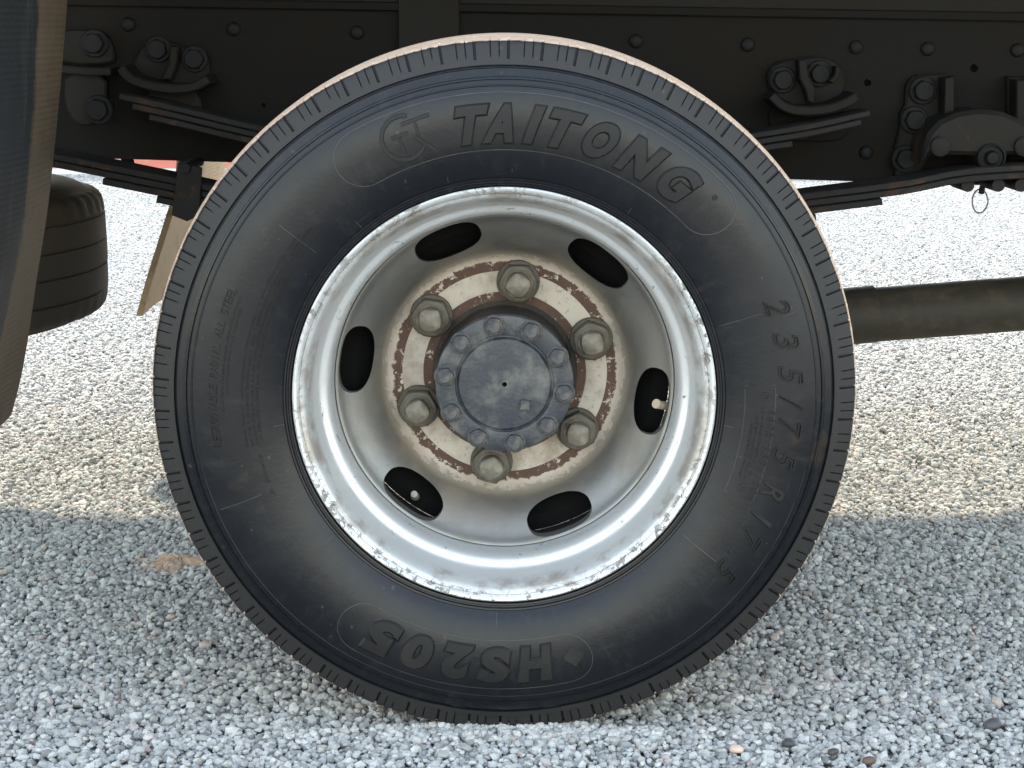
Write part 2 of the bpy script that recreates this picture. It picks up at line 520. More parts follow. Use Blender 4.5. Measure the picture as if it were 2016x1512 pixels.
def stone_tile():
    cell = 0.0074
    k = int(TILE / cell)
    gx, gy = np.meshgrid(np.arange(k), np.arange(k))
    base = np.stack([gx.ravel(), gy.ravel()], -1).astype(float)
    lay = []
    for layer, keep in ((0, 1.0), (1, 0.42)):
        p = (base + rng.uniform(0.0, 1.0, base.shape)) * (TILE / k) - TILE / 2
        p = p[rng.random(len(p)) < keep]
        z = rng.normal(-0.0045 + 0.0036 * layer, 0.0016, len(p))
        lay.append(np.column_stack([p, z]))
    c = np.vstack(lay)
    n = len(c)
    size = np.clip(rng.lognormal(math.log(0.0050), 0.28, n), 0.0026, 0.0090)
    sc = rng.uniform(0.62, 1.2, (n, 3)) * size[:, None]
    v = ICO_V[None] * (1 + rng.uniform(-0.34, 0.18, (n, 12, 1)))
    v = v * sc[:, None, :]
    rot = rand_rot(n)
    v = np.einsum('nij,nkj->nki', rot, v)
    v[:, :, 2] *= 0.8
    v = v + c[:, None, :]
    f = (ICO_F[None] + (np.arange(n) * 12)[:, None, None]).reshape(-1, 3)
    me = bpy.data.meshes.new('gravel')
    me.vertices.add(n * 12); me.vertices.foreach_set('co', v.reshape(-1).astype(np.float32))
    me.loops.add(len(f) * 3); me.loops.foreach_set('vertex_index', f.reshape(-1).astype(np.int32))
    me.polygons.add(len(f)); me.polygons.foreach_set('loop_start', np.arange(0, len(f) * 3, 3, dtype=np.int32))
    me.update(calc_edges=True); me.validate()
    me.shade_flat()
    me.materials.append(M['gravel'])
    return me
gr = bpy.data.objects.new('gravel', stone_tile())
COL.objects.link(gr)
gr.location.z = -0.0040
tag(gr, 'loose crushed grey granite chippings spread all over the yard under the truck', 'gravel', 'stuff')
ng = bpy.data.node_groups.new('gravel_spread', 'GeometryNodeTree')
ng.interface.new_socket('Geometry', in_out='INPUT', socket_type='NodeSocketGeometry')
ng.interface.new_socket('Geometry', in_out='OUTPUT', socket_type='NodeSocketGeometry')
gi = ng.nodes.new('NodeGroupInput'); go = ng.nodes.new('NodeGroupOutput')
grid = ng.nodes.new('GeometryNodeMeshGrid')
NX, NY = 20, 18
grid.inputs[0].default_value = TILE * (NX - 1); grid.inputs[1].default_value = TILE * (NY - 1)
grid.inputs[2].default_value = NX; grid.inputs[3].default_value = NY
tr = ng.nodes.new('GeometryNodeTransform')
tr.inputs['Translation'].default_value = (0.0, -3.2 + TILE * (NY - 1) / 2, 0)
iop = ng.nodes.new('GeometryNodeInstanceOnPoints')
rv = ng.nodes.new('FunctionNodeRandomValue'); rv.data_type = 'INT'
for s_ in rv.inputs:
    if s_.name == 'Min' and s_.type == 'INT': s_.default_value = 0
    if s_.name == 'Max' and s_.type == 'INT': s_.default_value = 3
    if s_.name == 'Seed': s_.default_value = 5
mu = ng.nodes.new('ShaderNodeMath'); mu.operation = 'MULTIPLY'; mu.inputs[1].default_value = math.pi / 2
cx = ng.nodes.new('ShaderNodeCombineXYZ')
L = ng.links.new
L(grid.outputs['Mesh'], tr.inputs['Geometry']); L(tr.outputs[0], iop.inputs['Points']); L(gi.outputs[0], iop.inputs['Instance'])
L([s_ for s_ in rv.outputs if s_.type == 'INT'][0], mu.inputs[0]); L(mu.outputs[0], cx.inputs[2]); L(cx.outputs[0], iop.inputs['Rotation'])
L(iop.outputs[0], go.inputs[0])
gr.modifiers.new('spread', 'NODES').node_group = ng

# chippings pushed up against the foot of the tyre
def heap():
    V, F = [], []
    k = 0
    for i in range(1000):
        x = random.gauss(0, .125)
        if abs(x) > .27: continue
        front = abs(random.gauss(0, .020))
        y = -.088 - front
        z = -.0042 + .0080 * math.exp(-(x / .16) ** 2) * math.exp(-front / .022) + random.uniform(-.003, .0025)
        sz = random.uniform(.0032, .0072)
        rot = rand_rot(1)[0]
        v = ICO_V * (1 + rng.uniform(-0.30, 0.16, (12, 1))) * (rng.uniform(0.65, 1.2, 3) * sz)
        v = v @ rot.T
        V += [(p[0] + x, p[1] + y, p[2] * .85 + z) for p in v]
        F += [tuple(int(q) + k for q in f) for f in ICO_F]
        k += 12
    o = ob('gravel_heap', V, F, M['gravel'], None, (0, -.1, 0), None)
    tag(o, 'grey chippings pressed up against the foot of the tyre', 'gravel', 'stuff')
heap()

# patch of bare sandy soil showing through the stones, left of the tyre
def soil():
    c = PG(352, 1093, 0.006)
    V, F = [], []
    nr, na = 7, 40
    for i in range(nr):
        for k in range(na):
            a = 2 * math.pi * k / na
            q = i / (nr - 1)
            w = 1 + 0.18 * math.sin(3 * a + 1) + 0.13 * math.sin(7 * a) + 0.10 * math.sin(13 * a + 2)
            V.append((c.x + 0.074 * q * w * math.cos(a), c.y + 0.050 * q * w * math.sin(a), 0.0020 - 0.012 * q ** 2 + random.uniform(-.0022, .0022)))
    for i in range(nr - 1):
        for k in range(na):
            j = (k + 1) % na
            F.append((i * na + k, i * na + j, i * na + na + j, i * na + na + k))
    n = NT('sandy_soil')
    col = n.mix(n.noise(60.0, 5, 0.7), (0.36, 0.24, 0.165), (0.52, 0.37, 0.27))
    n.bump(n.noise(160.0, 5, 0.7), 0.003, 0.9)
    o = ob('soil_patch', V, F, n.done(col, 0.95), None, (c.x, c.y, 0), None)
    tag(o, 'small patch of tan soil bared in the gravel beside the tyre', kind='structure')
soil()

# dark pebbles lying among the pale stones
def pebble(px, py, size, col, label, seed):
    r_ = random.Random(seed)
    c = PG(px, py, 0.003)
    bm = bmesh.new()
    bmesh.ops.create_icosphere(bm, subdivisions=2, radius=1.0)
    off = Vector((r_.uniform(0, 50), r_.uniform(0, 50), r_.uniform(0, 50)))
    from mathutils import noise as mn
    for v in bm.verts:
        v.co *= 1 + 0.35 * mn.noise(v.co * 0.9 + off)
        v.co.x *= size; v.co.y *= size * 0.75; v.co.z *= size * 0.55
    me = bpy.data.meshes.new('pebble'); bm.to_mesh(me); bm.free()
    n = NT('pebble_stone')
    cc = n.mix(n.noise(200.0, 4), col, tuple(min(1, q * 1.6) for q in col))
    n.bump(n.noise(300.0, 4), 0.0008, 0.7)
    me.materials.append(n.done(cc, 0.6)); me.shade_smooth()
    o = place('pebble', me, None, (c.x, c.y, 0.000), (0, 0, r_.uniform(0, 6)))
    tag(o, label, 'pebble', group='odd coloured pebbles among the pale gravel')
pebble(1553, 1457, 0.0100, (0.035, 0.036, 0.04), 'roundest black pebble on the pale gravel, right of where the tyre stands', 1)
pebble(1640, 1475, 0.0075, (0.04, 0.035, 0.033), 'small black pebble between the round black one and the brown one', 2)
pebble(1712, 1492, 0.0090, (0.075, 0.048, 0.035), 'dark brown pebble at the lower edge of the photo', 3)
pebble(1955, 1420, 0.0130, (0.045, 0.045, 0.05), 'flat dark grey pebble farthest from the tyre, near the right edge', 4)
pebble(1450, 1470, 0.0090, (0.42, 0.31, 0.25), 'pinkish pebble left of the round black one', 5)

# low salmon red wall far behind the truck
wl = PG(280, 342, 0.0)
def wall_mat():
    n = NT('salmon_wall_paint')
    z = n.xyz()[2]
    c = n.mix(n.noise(3.0, 5), (0.46, 0.135, 0.095), (0.56, 0.19, 0.14))
    c = n.mix(n.step(n.noise(9.0, 5, 0.7), 0.55, 0.7, 0, 0.4), c, (0.5, 0.4, 0.33))
    return n.done(c, 0.8)
lw = empty('low_wall', (0, wl.y + 0.1, 0))
tag(lw, 'low salmon red wall on a white plinth at the far end of the yard', 'wall')
ob('wall_face', *box(-9, 9, wl.y + 0.02, wl.y + 0.2, 0.030, 0.55), wall_mat(), lw, angle=None)
npl = NT('white_plinth_paint')
ob('plinth', *box(-9, 9, wl.y, wl.y + 0.22, -0.02, 0.028), npl.done((0.72, 0.70, 0.66), 0.8), lw, angle=None)

# ------------------------------------------------------------------ the truck
AX = Vector((0, 0, 0.391))
truck = empty('truck', (0.8, 0.83, 0))
tag(truck, 'dusty truck standing on gravel, seen close at its silver rear wheel', 'truck')

# --- tyre profile, outer side: (radius, y), y negative towards the camera
SIDE = [(.2335, -.0880), (.2365, -.0945), (.2374, -.0985), (.2392, -.0990), (.2402, -.0975), (.2418, -.0978), (.2428, -.0998), (.2446, -.1003), (.2456, -.0990),
        (.2476, -.1002), (.2515, -.1026), (.255, -.1045), (.260, -.1066), (.265, -.1085), (.270, -.1101), (.275, -.1115), (.280, -.1127), (.285, -.1137), (.290, -.1144),
        (.295, -.1150), (.300, -.1154), (.305, -.1157), (.310, -.1158), (.315, -.1157), (.320, -.1154), (.325, -.1148), (.332, -.1135), (.338, -.1120), (.3435, -.1103),
        (.3442, -.1110), (.3450, -.1107), (.3457, -.1096), (.3505, -.1080), (.3512, -.1096), (.3530, -.1090), (.3538, -.1060), (.358, -.1043), (.3622, -.1027),
        (.3630, -.0992), (.3652, -.0982), (.3660, -.1008)]
SHOULDER = [(.3690, -.0999), (.3716, -.0990), (.3719, -.0989), (.3735, -.0984), (.378, -.0968), (.384, -.0950), (.3885, -.0934), (.3910, -.0922), (.3925, -.0905), (.3935, -.0880)]
TREAD = [(.3945, -.0855), (.3960, -.078), (.3978, -.069), (.3986, -.062), (.3890, -.0608), (.3890, -.0525), (.3992, -.0512), (.4000, -.030), (.4003, -.0215),
         (.3890, -.0203), (.3890, -.0125), (.4006, -.0113), (.401, 0.0)]
SR = [r for r, y in SIDE + SHOULDER]; SY = [y for r, y in SIDE + SHOULDER]
def side_y(r):
    # smooth sidewall without the rib wiggles, for what is moulded onto it
    base = [(r_, y) for r_, y in SIDE if .2476 <= r_ <= .3435] + [(.3505, -.1082), (.358, -.1050), (.3690, -.1000), (.3719, -.0989), (.3925, -.0922)]
    return float(np.interp(r, [b[0] for b in base], [b[1] for b in base]))

def tyre_mesh():
    SHOULDER_, TREAD_ = ([(r - .0020 * min(1, max(0, (r - .380) / .012)), y) for r, y in q] for q in (SHOULDER, TREAD))
    pitches = 66
    fr = []
    # (fraction of the pitch, 0 = uncut, 1 = wide cut, 2 = fine cut)
    W, S = 0.036, 0.013
    for c, w, kind in ((0.0, W, 1), (0.27, S, 2), (0.53, S, 2)):
        fr += [(c - w - .008, 0), (c - w, kind), (c + w, kind), (c + w + .008, 0)]
    fr += [(f, 0) for f in (.10, .145, .19, .34, .40, .46, .61, .68, .75, .82, .89)]
    fr = sorted((f % 1.0, k) for f, k in fr)
    inner = [(r, -y) for r, y in reversed(SIDE[:1] + SIDE[9::3] + SHOULDER_[::3] + TREAD_[:-1])]
    prof = SIDE + SHOULDER_ + TREAD_ + inner
    s0, s1 = len(SIDE), len(SIDE) + len(SHOULDER)
    V, F = [], []
    r1 = random.Random(4)
    wear = [r1.uniform(-.0007, .0007) for _ in range(pitches * 3)]
    off = R(2.0)
    m = len(prof)
    cols = 0
    for p in range(pitches):
        for f, k in fr:
            a = off + 2 * math.pi * (p + f) / pitches
            ca, sa = math.cos(a), math.sin(a)
            for i, (r, y) in enumerate(prof):
                if s0 + 3 <= i < s1 + 1 and k:
                    lim0 = .3722 if k == 1 else .3765 + wear[(p * 3 + int(f * 3)) % len(wear)] * 3
                    lim1 = .3950 if k == 1 else .3925
                    if lim0 <= r <= lim1 + (.003 if k == 1 else 0):
                        d = .0070 if k == 1 else .0042
                        y += d * .8; r -= d * .12
                if s1 <= i < s1 + 2:
                    r += 0.0004 * math.sin(a * 173) + 0.0003 * math.sin(a * 97 + 1)
                z = r * sa
                if z < -.360:
                    # loaded: flat where it stands, sidewall bulging just above
                    t = max(0.0, 1 - abs(r * ca) / .16)
                    if r < .372: y *= 1 + .035 * t * min(1, (-.360 + .10 - z) / .1) * math.exp(-((r - .335) / .035) ** 2)
                    z = max(z, -.3960 - .15 * max(0.0, -.3960 - z))
                V.append((r * ca, y, z))
            cols += 1
    for i in range(cols):
        j = (i + 1) % cols
        for k in range(m - 1):
            F.append((i * m + k, j * m + k, j * m + k + 1, i * m + k + 1))
    return mesh('tyre', V, F, M['rubber'], 38)
tyre_me = tyre_mesh()
tyre = place('tyre', tyre_me, truck, AX)

# --- moulded characters: font outlines bent round the sidewall
def glyph(ch, w, h, bold=0.0, shear=0.0, bevel=False, outline=False):
    cu = bpy.data.curves.new('glyph', 'FONT')
    cu.body = ch; cu.size = 1.0; cu.extrude = 0.5; cu.bevel_depth = 0.04 if bevel else 0.0; cu.bevel_resolution = 0; cu.offset = bold; cu.resolution_u = 5
    if outline:
        cu.fill_mode = 'NONE'; cu.extrude = 0.0; cu.bevel_depth = 0.030; cu.bevel_resolution = 1
    o = bpy.data.objects.new('glyph', cu)
    me = bpy.data.meshes.new_from_object(o)
    bpy.data.objects.remove(o); bpy.data.curves.remove(cu)
    bm = bmesh.new(); bm.from_mesh(me); bpy.data.meshes.remove(me)
    bmesh.ops.remove_doubles(bm, verts=bm.verts, dist=1e-4)
    xs = [v.co.x for v in bm.verts]; ys = [v.co.y for v in bm.verts]
    x0, x1, y0, y1 = min(xs), max(xs), min(ys), max(ys)
    for v in bm.verts:
        x = (v.co.x - (x0 + x1) / 2) / max(x1 - x0, 1e-6) * w
        y = (v.co.y - y0) / max(y1 - y0, 1e-6) * h
        v.co.x = x + shear * (y - h / 2); v.co.y = y
    return bm

def bend(bm, ang, r0, height, step=0.006, bevel=0.0, outline=False):
    """flat glyph (x along the text, y outwards, z = height) bent to angle ang on the sidewall"""
    lo = [min(v.co[i] for v in bm.verts) for i in (0, 1)]; hi = [max(v.co[i] for v in bm.verts) for i in (0, 1)]
    for ax in (0, 1):
        q = lo[ax] + step
        while q < hi[ax] - 1e-4:
            nrm = Vector((1, 0, 0)) if ax == 0 else Vector((0, 1, 0))
            bmesh.ops.bisect_plane(bm, geom=bm.verts[:] + bm.edges[:] + bm.faces[:], dist=1e-6, plane_co=nrm * q, plane_no=nrm)
            q += step
    rm = r0 + (lo[1] + hi[1]) / 2
    if outline:
        for v in bm.verts: v.co.z = v.co.z / 0.030 * 0.6
    for v in bm.verts:
        r = r0 + v.co.y
        a = ang - v.co.x / rm
        y = side_y(r) - (height if v.co.z > 0.515 or (not bevel and v.co.z > 0) else height * .2 if v.co.z > 0 else -0.002)
        v.co = Vector((r * math.cos(a), y, r * math.sin(a)))
    bmesh.ops.recalc_face_normals(bm, faces=bm.faces)
    return bm

def bm_mesh(name, bm, mat, angle=30):
    me = bpy.data.meshes.new(name); bm.to_mesh(me); bm.free()
    me.materials.append(mat); me.shade_smooth(); me.set_sharp_from_angle(angle=R(angle))
    return me

def letter(ch, deg, r0, w, h, height=0.0026, bold=0.03, shear=0.22, mat='letter', step=0.005, outline=False):
    bm = bend(glyph(ch, w, h, bold, shear, True, outline), R(deg), r0, height, step, 1.0, outline)
    return place('letter', bm_mesh('letter', bm, M[mat]), tyre, AX)

for ch, deg, w in (('T', 97.0, .034), ('A', 90.3, .037), ('I', 84.0, .0125), ('T', 78.4, .034), ('O', 70.2, .034), ('N', 61.3, .037), ('G', 52.4, .035)):
    letter(ch, deg, .2825, w * 1.06, .0445, 0.0034, bold=0.052, shear=0.27)
for ch, deg, w in (('H', 276.6, .037), ('S', 267.9, .036), ('2', 259.6, .034), ('0', 251.2, .035), ('5', 243.0, .036)):
    letter(ch, deg, .2825, w * 1.04, .0445, 0.0034, bold=0.050, shear=0.14)
deg = 19.4
for ch, w, adv in (('2', .0195, 6.9), ('3', .0195, 6.9), ('5', .0195, 5.6), ('/', .0120, 5.0), ('7', .0185, 6.6), ('5', .0195, 7.6), ('R', .0195, 5.6), ('1', .0060, 4.6), ('7', .0185, 4.6), ('.', .0040, 4.0), ('5', .0195, 0)):
    letter(ch, deg, .3020, w * .92, .0040 if ch == '.' else .0285, 0.0021, 0.0, 0.30, 'letter', outline=ch not in '1.R')
    deg -= adv

def small_text(txt, deg0, r0, h, adv, height=0.0014, name='small_lettering', shear=0.15, wmul=0.62):
    big = bmesh.new()
    a = R(deg0)
    for ch in txt:
        if ch != ' ':
            w = h * (0.16 if ch in 'I1' else 0.5 if ch == '/' else wmul)
            g = bend(glyph(ch, w, h, 0.0, shear), a, r0, height, 0.01)
            me = bpy.data.meshes.new('t'); g.to_mesh(me); g.free(); big.from_mesh(me); bpy.data.meshes.remove(me)
        a -= adv / r0
    o = place(name, bm_mesh(name, big, M['letter']), tyre, AX)
    o['kind'] = 'stuff'
    return o
small_text('REGROOVABLE RADIAL ALL STEEL', 188.5, .3165, .0090, .00645)
small_text('16PR 132/130M', -2.2, .2905, .0090, .0082)

# raised marks: emblem ring with T bars, frames, mould lines
def ribbon(path, w, height, name, mat='line', step=None, closed=False):
    """flat moulded line: path of (x, y) in wheel coordinates, width w"""
    pts = [Vector(p) for p in path]
    n = len(pts); V, F = [], []
    for i, p in enumerate(pts):
        a = pts[i - 1] if (i or closed) else p
        b = pts[(i + 1) % n] if (i < n - 1 or closed) else p
        d = (b - a).normalized(); nn = Vector((-d.y, d.x))
        for s, hh in ((-.5, -0.001), (-.38, height), (.38, height), (.5, -0.001)):
            q = p + nn * (w * s)
            V.append((q.x, side_y(q.length) - hh, q.y))
    for i in range(n if closed else n - 1):
        j = (i + 1) % n
        for k in range(3):
            F.append((i * 4 + k, j * 4 + k, j * 4 + k + 1, i * 4 + k + 1))
    if not closed:
        F.append((0, 1, 2, 3)); F.append(tuple((n - 1) * 4 + k for k in range(4)))
    return V, F
def pol(deg, r): return (r * math.cos(R(deg)), r * math.sin(R(deg)))
def fine_print(rows, seed):
    r_ = random.Random(seed); parts = []
    for d0, d1, r in rows:
        d = d0
        while d > d1:
            if r_.random() > .16:
                h = r_.choice((.0022, .0030, .0030)); a = d + r_.uniform(-.05, .05)
                parts.append(ribbon([pol(a, r), pol(a - .12, r + h)], .0008, .0012, 'p'))
                if r_.random() > .4:
                    q = r + r_.choice((0, h * .5, h))
                    parts.append(ribbon([pol(a, q), pol(a - .30, q)], .0007, .0012, 'p'))
            d -= .46
    o = place('small_lettering', mesh('small_lettering', *join(*parts), M['letter'], 30), tyre, AX)
    o['kind'] = 'stuff'
def oval(d0, d1, r0, r1):
    """closed rounded frame between two angles and two radii"""
    rm = (r0 + r1) / 2; rr = (r1 - r0) / 2; out = []
    n = 60
    for i in range(n + 1): out.append(pol(d0 + (d1 - d0) * i / n, r1))
    for i in range(1, 12):
        t = math.pi * i / 12
        out.append(pol(d1 + math.degrees(rr * math.sin(t) / rm) * (1 if d1 > d0 else -1), rm + rr * math.cos(t)))
    for i in range(n + 1): out.append(pol(d1 + (d0 - d1) * i / n, r0))
    for i in range(1, 12):
        t = math.pi * i / 12
        out.append(pol(d0 - math.degrees(rr * math.sin(t) / rm) * (1 if d1 > d0 else -1), rm - rr * math.cos(t)))
    return out
fine_print([(190, 140, .2870), (190, 137, .2815), (190, 141, .2760), (189, 137, .2705), (203, 192, .2760), (182, 158, .3085), (178, 160, .3035)], 3)
fine_print([(-1, -17, .2840), (-3, -19, .2785), (-5, -18, .2735)], 4)
g1 = ribbon(oval(119.5, 44.5, .2765, .3375), .0011, .0005, 'f', closed=True)
g2 = ribbon(oval(238.5, 283.5, .2765, .3340), .0011, .0005, 'f', closed=True)
def rect_frame(d0, d1, r0, r1):
    out = []
    for i in range(30): out.append(pol(d0 + (d1 - d0) * i / 29, r1))
    for i in range(30): out.append(pol(d1 + (d0 - d1) * i / 29, r0))
    return out
g3 = ribbon(rect_frame(3.8, -22.5, .2660, .2985), .0009, .0004, 'f', closed=True)
for g in (g1, g2, g3):
    vs, fs = g
    place('moulded_frame', mesh('moulded_frame', vs, fs, M['line'], 30), tyre, AX)
lines = []
for d_, r0, r1 in ((19.5, .250, .298), (141.0, .262, .312), (201.2, .290, .340), (-37.5, .252, .300), (186.5, .2465, .258), (-6.8, .2465, .256), (129.0, .2465, .256), (57.0, .2465, .254),
                   (219.0, .2465, .262), (268.0, .247, .264), (17.6, .318, .334), (205.0, .248, .263), (104.0, .247, .254), (88.0, .252, .256), (-51.0, .247, .254)):
    lines.append(ribbon([pol(d_, r0 + (r1 - r0) * i / 8) for i in range(9)], .0009, .0006, 'l'))
V, F = join(*lines)
ml = place('mould_line', mesh('mould_line', V, F, M['line'], 30), tyre, AX); ml['kind'] = 'stuff'
# emblem: open ring, two T bars and a tail
ec, er = Vector(pol(110.3, .3085)), .0235
ea = R(20)
def emb(x, y):
    return ec + Vector((x * math.cos(ea) - y * math.sin(ea), x * math.sin(ea) + y * math.cos(ea)))
segs = [ribbon([emb(er * math.cos(R(t)), er * math.sin(R(t))) for t in range(62, 332, 6)], .0052, .0020, 'e'),
        ribbon([emb(x, .0140) for x in (.002, .012, .024, .034)], .0046, .0020, 'e'),
        ribbon([emb(.0165, y) for y in (.0112, .004, -.003)], .0036, .0019, 'e'),
        ribbon([emb(x, .0035) for x in (-.0125, -.004, .006)], .0042, .0020, 'e'),
        ribbon([emb(-.0045, y) for y in (.001, -.006, -.0165)], .0042, .0019, 'e'),
        ribbon([emb(.012 + .0032 * k, -.003 - .0042 * k) for k in range(6)], .0046, .0019, 'e')]
V, F = join(*segs)
place('emblem', mesh('emblem', V, F, M['letter'], 30), tyre, AX)
# diamond mark after HS205 and small round plugs
def diamond(deg, r, a):
    c = Vector(pol(deg, r)); u = Vector(pol(deg, 1)); w = Vector((-u.y, u.x))
    pts = [c + u * a, c + w * a, c - u * a, c - w * a]
    V = [(p.x, side_y(p.length) - 0.0010, p.y) for p in pts] + [(p.x, side_y(p.length) + .002, p.y) for p in pts]
    return V, [(0, 1, 2, 3), (0, 4, 5, 1), (1, 5, 6, 2), (2, 6, 7, 3), (3, 7, 4, 0)]
place('diamond_mark', mesh('diamond_mark', *diamond(285.0, .304, .0125), M['letter'], None), tyre, AX)
def button(deg, r, rad, h=0.0012):
    c = Vector(pol(deg, r)); V, F = [], []
    for q, hh in ((1.0, -.001), (.92, h), (.45, h), (.40, h * .2)):
        for k in range(16):
            t = 2 * math.pi * k / 16
            p = c + Vector((math.cos(t), math.sin(t))) * rad * q
            V.append((p.x, side_y(p.length) - hh, p.y))
    for i in range(3):
        for k in range(16):
            j = (k + 1) % 16
            F.append((i * 16 + k, i * 16 + j, i * 16 + 16 + j, i * 16 + 16 + k))
    F.append(tuple(48 + k for k in range(16)))
    return V, F
for d_, r_, rad in ((1.3, .2880, .0052), (-20.2, .2830, .0062), (44.8, .3200, .0034)):
    place('moulded_button', mesh('moulded_button', *button(d_, r_, rad), M['letter'], 30), tyre, AX)

# --- rim
RIM = [(.2330, -.0890), (.2352, -.0925), (.2358, -.0955), (.2352, -.0978), (.2335, -.0990), (.2315, -.0985), (.2298, -.0968), (.2288, -.0948), (.2270, -.0935), (.2245, -.0915), (.2222, -.0880), (.2200, -.0830),
       (.2180, -.0770), (.2165, -.0710), (.2150, -.0640), (.2135, -.0570), (.2122, -.0520), (.2110, -.0490), (.2090, -.0466), (.2062, -.0446), (.2036, -.0424), (.2012, -.0390), (.1994, -.0340),
       (.1982, -.0260), (.1978, -.0100), (.1976, .0200), (.1976, .0500), (.2020, .0650), (.2130, .0720), (.2165, .0850), (.2330, .0960),
       (.2360, .0930), (.2220, .0800), (.2190, .0700), (.2060, .0620), (.2015, .0480), (.2015, -.0300), (.2060, -.0400), (.2150, -.0470), (.2200, -.0700), (.2240, -.0820)]
rim = place('wheel_rim', mesh('wheel_rim', *lathe(RIM, 256, closed=True), M['rim'], 40), truck, AX)
DISC = [(.0840, .0600), (.1000, .0600), (.1225, .0600), (.1232, .0606), (.1330, .0606), (.1360, .0598), (.1385, .0578), (.1410, .0552), (.1445, .0500), (.1490, .0425), (.1540, .0348), (.1600, .0270), (.1670, .0195),
        (.1750, .0125), (.1820, .0070), (.1870, .0030), (.1905, -.0008), (.1930, -.0040), (.1950, -.0060), (.1964, -.0062), (.1972, -.0045), (.1974, .0000), (.1974, .0100),
        (.1930, .0140), (.1850, .0150), (.1700, .0260), (.1560, .0420), (.1480, .0550), (.1420, .0660), (.1360, .0700), (.0840, .0700)]
def oval_cut(c, u, half, rad, y0, y1):
    w = Vector((-u.y, u.x)); poly = []
    for i in range(44):
        t = 2 * math.pi * i / 44
        ct, st = math.cos(t), math.sin(t)
        p = c + w * (half * math.copysign(abs(ct) ** .80, ct)) + u * (rad * math.copysign(abs(st) ** .80, st))
        poly.append((p.x, p.y))
    return prism(poly, y0, y1)
cuts = []
for k in range(6):
    a = -8.2 + 60 * k
    cuts.append(oval_cut(Vector(pol(a, .1748)), Vector(pol(a, 1.0)), .0400, .0186, -.08, .12))
disc_me = boolean(mesh('wheel_disc', *lathe(DISC, 240, closed=True), M['disc'], None), mesh('c', *join(*cuts), M['black'], None))
disc_me.shade_smooth(); disc_me.set_sharp_from_angle(angle=R(38))
if not disc_me.materials: disc_me.materials.append(M['disc'])
disc_me.materials.clear(); disc_me.materials.append(M['disc'])
for p_ in disc_me.polygons: p_.material_index = 0
disc = place('wheel_disc', disc_me, rim, AX)

# --- lug nuts
def hexa(rad, y0, y1, ch, a0=0.0):
    """hexagon prism from y0 (face) to y1 with a chamfered face"""
    V, F = [], []
    n = 24
    rings = []
    for (s, y) in ((0.80, y0), (0.90, y0 + ch * 0.4), (1.0, y0 + ch), (1.0, y1)):
        ring = []
        for k in range(n):
            a = a0 + 2 * math.pi * k / n
            loc = ((a - a0) % (math.pi / 3)) - math.pi / 6
            hexr = rad * math.cos(math.pi / 6) / math.cos(loc)
            r = min(hexr, rad * s * 1.02) if s < 1 else hexr
            ring.append((r * math.cos(a), y, r * math.sin(a)))
        rings.append(ring)
    for ring in rings: V += ring
    for q in range(3):
        for k in range(n):
            j = (k + 1) % n
            F.append((q * n + k, q * n + j, q * n + n + j, q * n + n + k))
    F.append(tuple(range(n))); F.append(tuple(range(3 * n, 4 * n)))
    return V, F
def stud():
    """square stud end with rounded, worn corners on a round collar"""
    n = 24; V, F = [], []
    for (sq, s, y) in ((0, .0172, -.0230), (0, .0172, -.0250), (0, .0160, -.0262), (0, .0147, -.0258), (.30, .0140, -.0300), (.45, .0136, -.0340), (.50, .0124, -.0372), (.50, .0086, -.0398), (.40, .0040, -.0408)):
        for k in range(n):
            a = 2 * math.pi * k / n
            q = 1.0 / max(abs(math.cos(a)), abs(math.sin(a)))
            r = s * ((1 - sq) + sq * min(q, 1.28))
            V.append((r * math.cos(a), y, r * math.sin(a)))
    for i in range(8):
        for k in range(n):
            j = (k + 1) % n
            F.append((i * n + k, i * n + j, i * n + n + j, i * n + n + k))
    F.append(tuple(range(8 * n, 9 * n)))
    return V, F
nut_me = mesh('lug_nut', *join(lathe([(.0258, .0), (.0258, -.0040), (.0246, -.0055), (.0100, -.0056)], 32), hexa(.0238, -.0235, -.0050, .0028)), M['nut'], 28)
stud_me = mesh('wheel_stud', *stud(), M['stud'], 34)
for k in range(6):
    a = 21.7 + 60 * k
    x, z = pol(a, .1111)
    n_ = place('lug_nut', nut_me, truck, (x, .060, AX.z + z), (0, R(random.uniform(0, 60)), 0))
    s_ = bpy.data.objects.new('wheel_stud', stud_me); COL.objects.link(s_)
    s_.parent = n_; s_.rotation_euler = (0, R(random.uniform(0, 90)), 0)

# --- hub, cap and its bolts
ob('hub', *lathe([(.0765, .001), (.0785, .004), (.0790, .0500), (.0800, .0560), (.0815, .0590), (.0870, .0594), (.0872, .0605), (.0872, .0700)], 96, c=tuple(AX)), M['grime_shade'], truck, AX, 30)
CAP = [(.0025, .010), (.0028, -.0110), (.0030, -.0150), (.0062, -.0152), (.0066, -.0146), (.0300, -.0144), (.0480, -.0141), (.0525, -.0136), (.0545, -.0118), (.0552, -.0098), (.0566, -.0096), (.0574, -.0112), (.0590, -.0118),
       (.0780, -.0120), (.0798, -.0112), (.0804, -.0095), (.0804, .0005), (.0760, .0010)]
cap = ob('hub_cap', *lathe(CAP, 128, c=tuple(AX), cap0=True), M['cap'], truck, AX, 30)
cb_me = mesh('cap_bolt', *join(lathe([(.0128, -.0003), (.0128, -.0016), (.0120, -.0022), (.004, -.0022)], 24), hexa(.0108, -.0100, -.0020, .0022), lathe([(.0078, -.0098), (.0074, -.0118), (.0062, -.0126), (.0010, -.0122)], 20, cap1=True)), M['cap_bolt'], 28)
for k in range(10):
    x, z = pol(99.7 - 36 * k, .0697)
    place('cap_bolt', cb_me, cap, (x, -.0118, AX.z + z), (0, R(random.uniform(0, 60)), 0))
x, z = pol(-45, .0335)
sq = [(.0052, .0045), (-.0042, .0055), (-.0052, -.0045), (.0045, -.0052)]
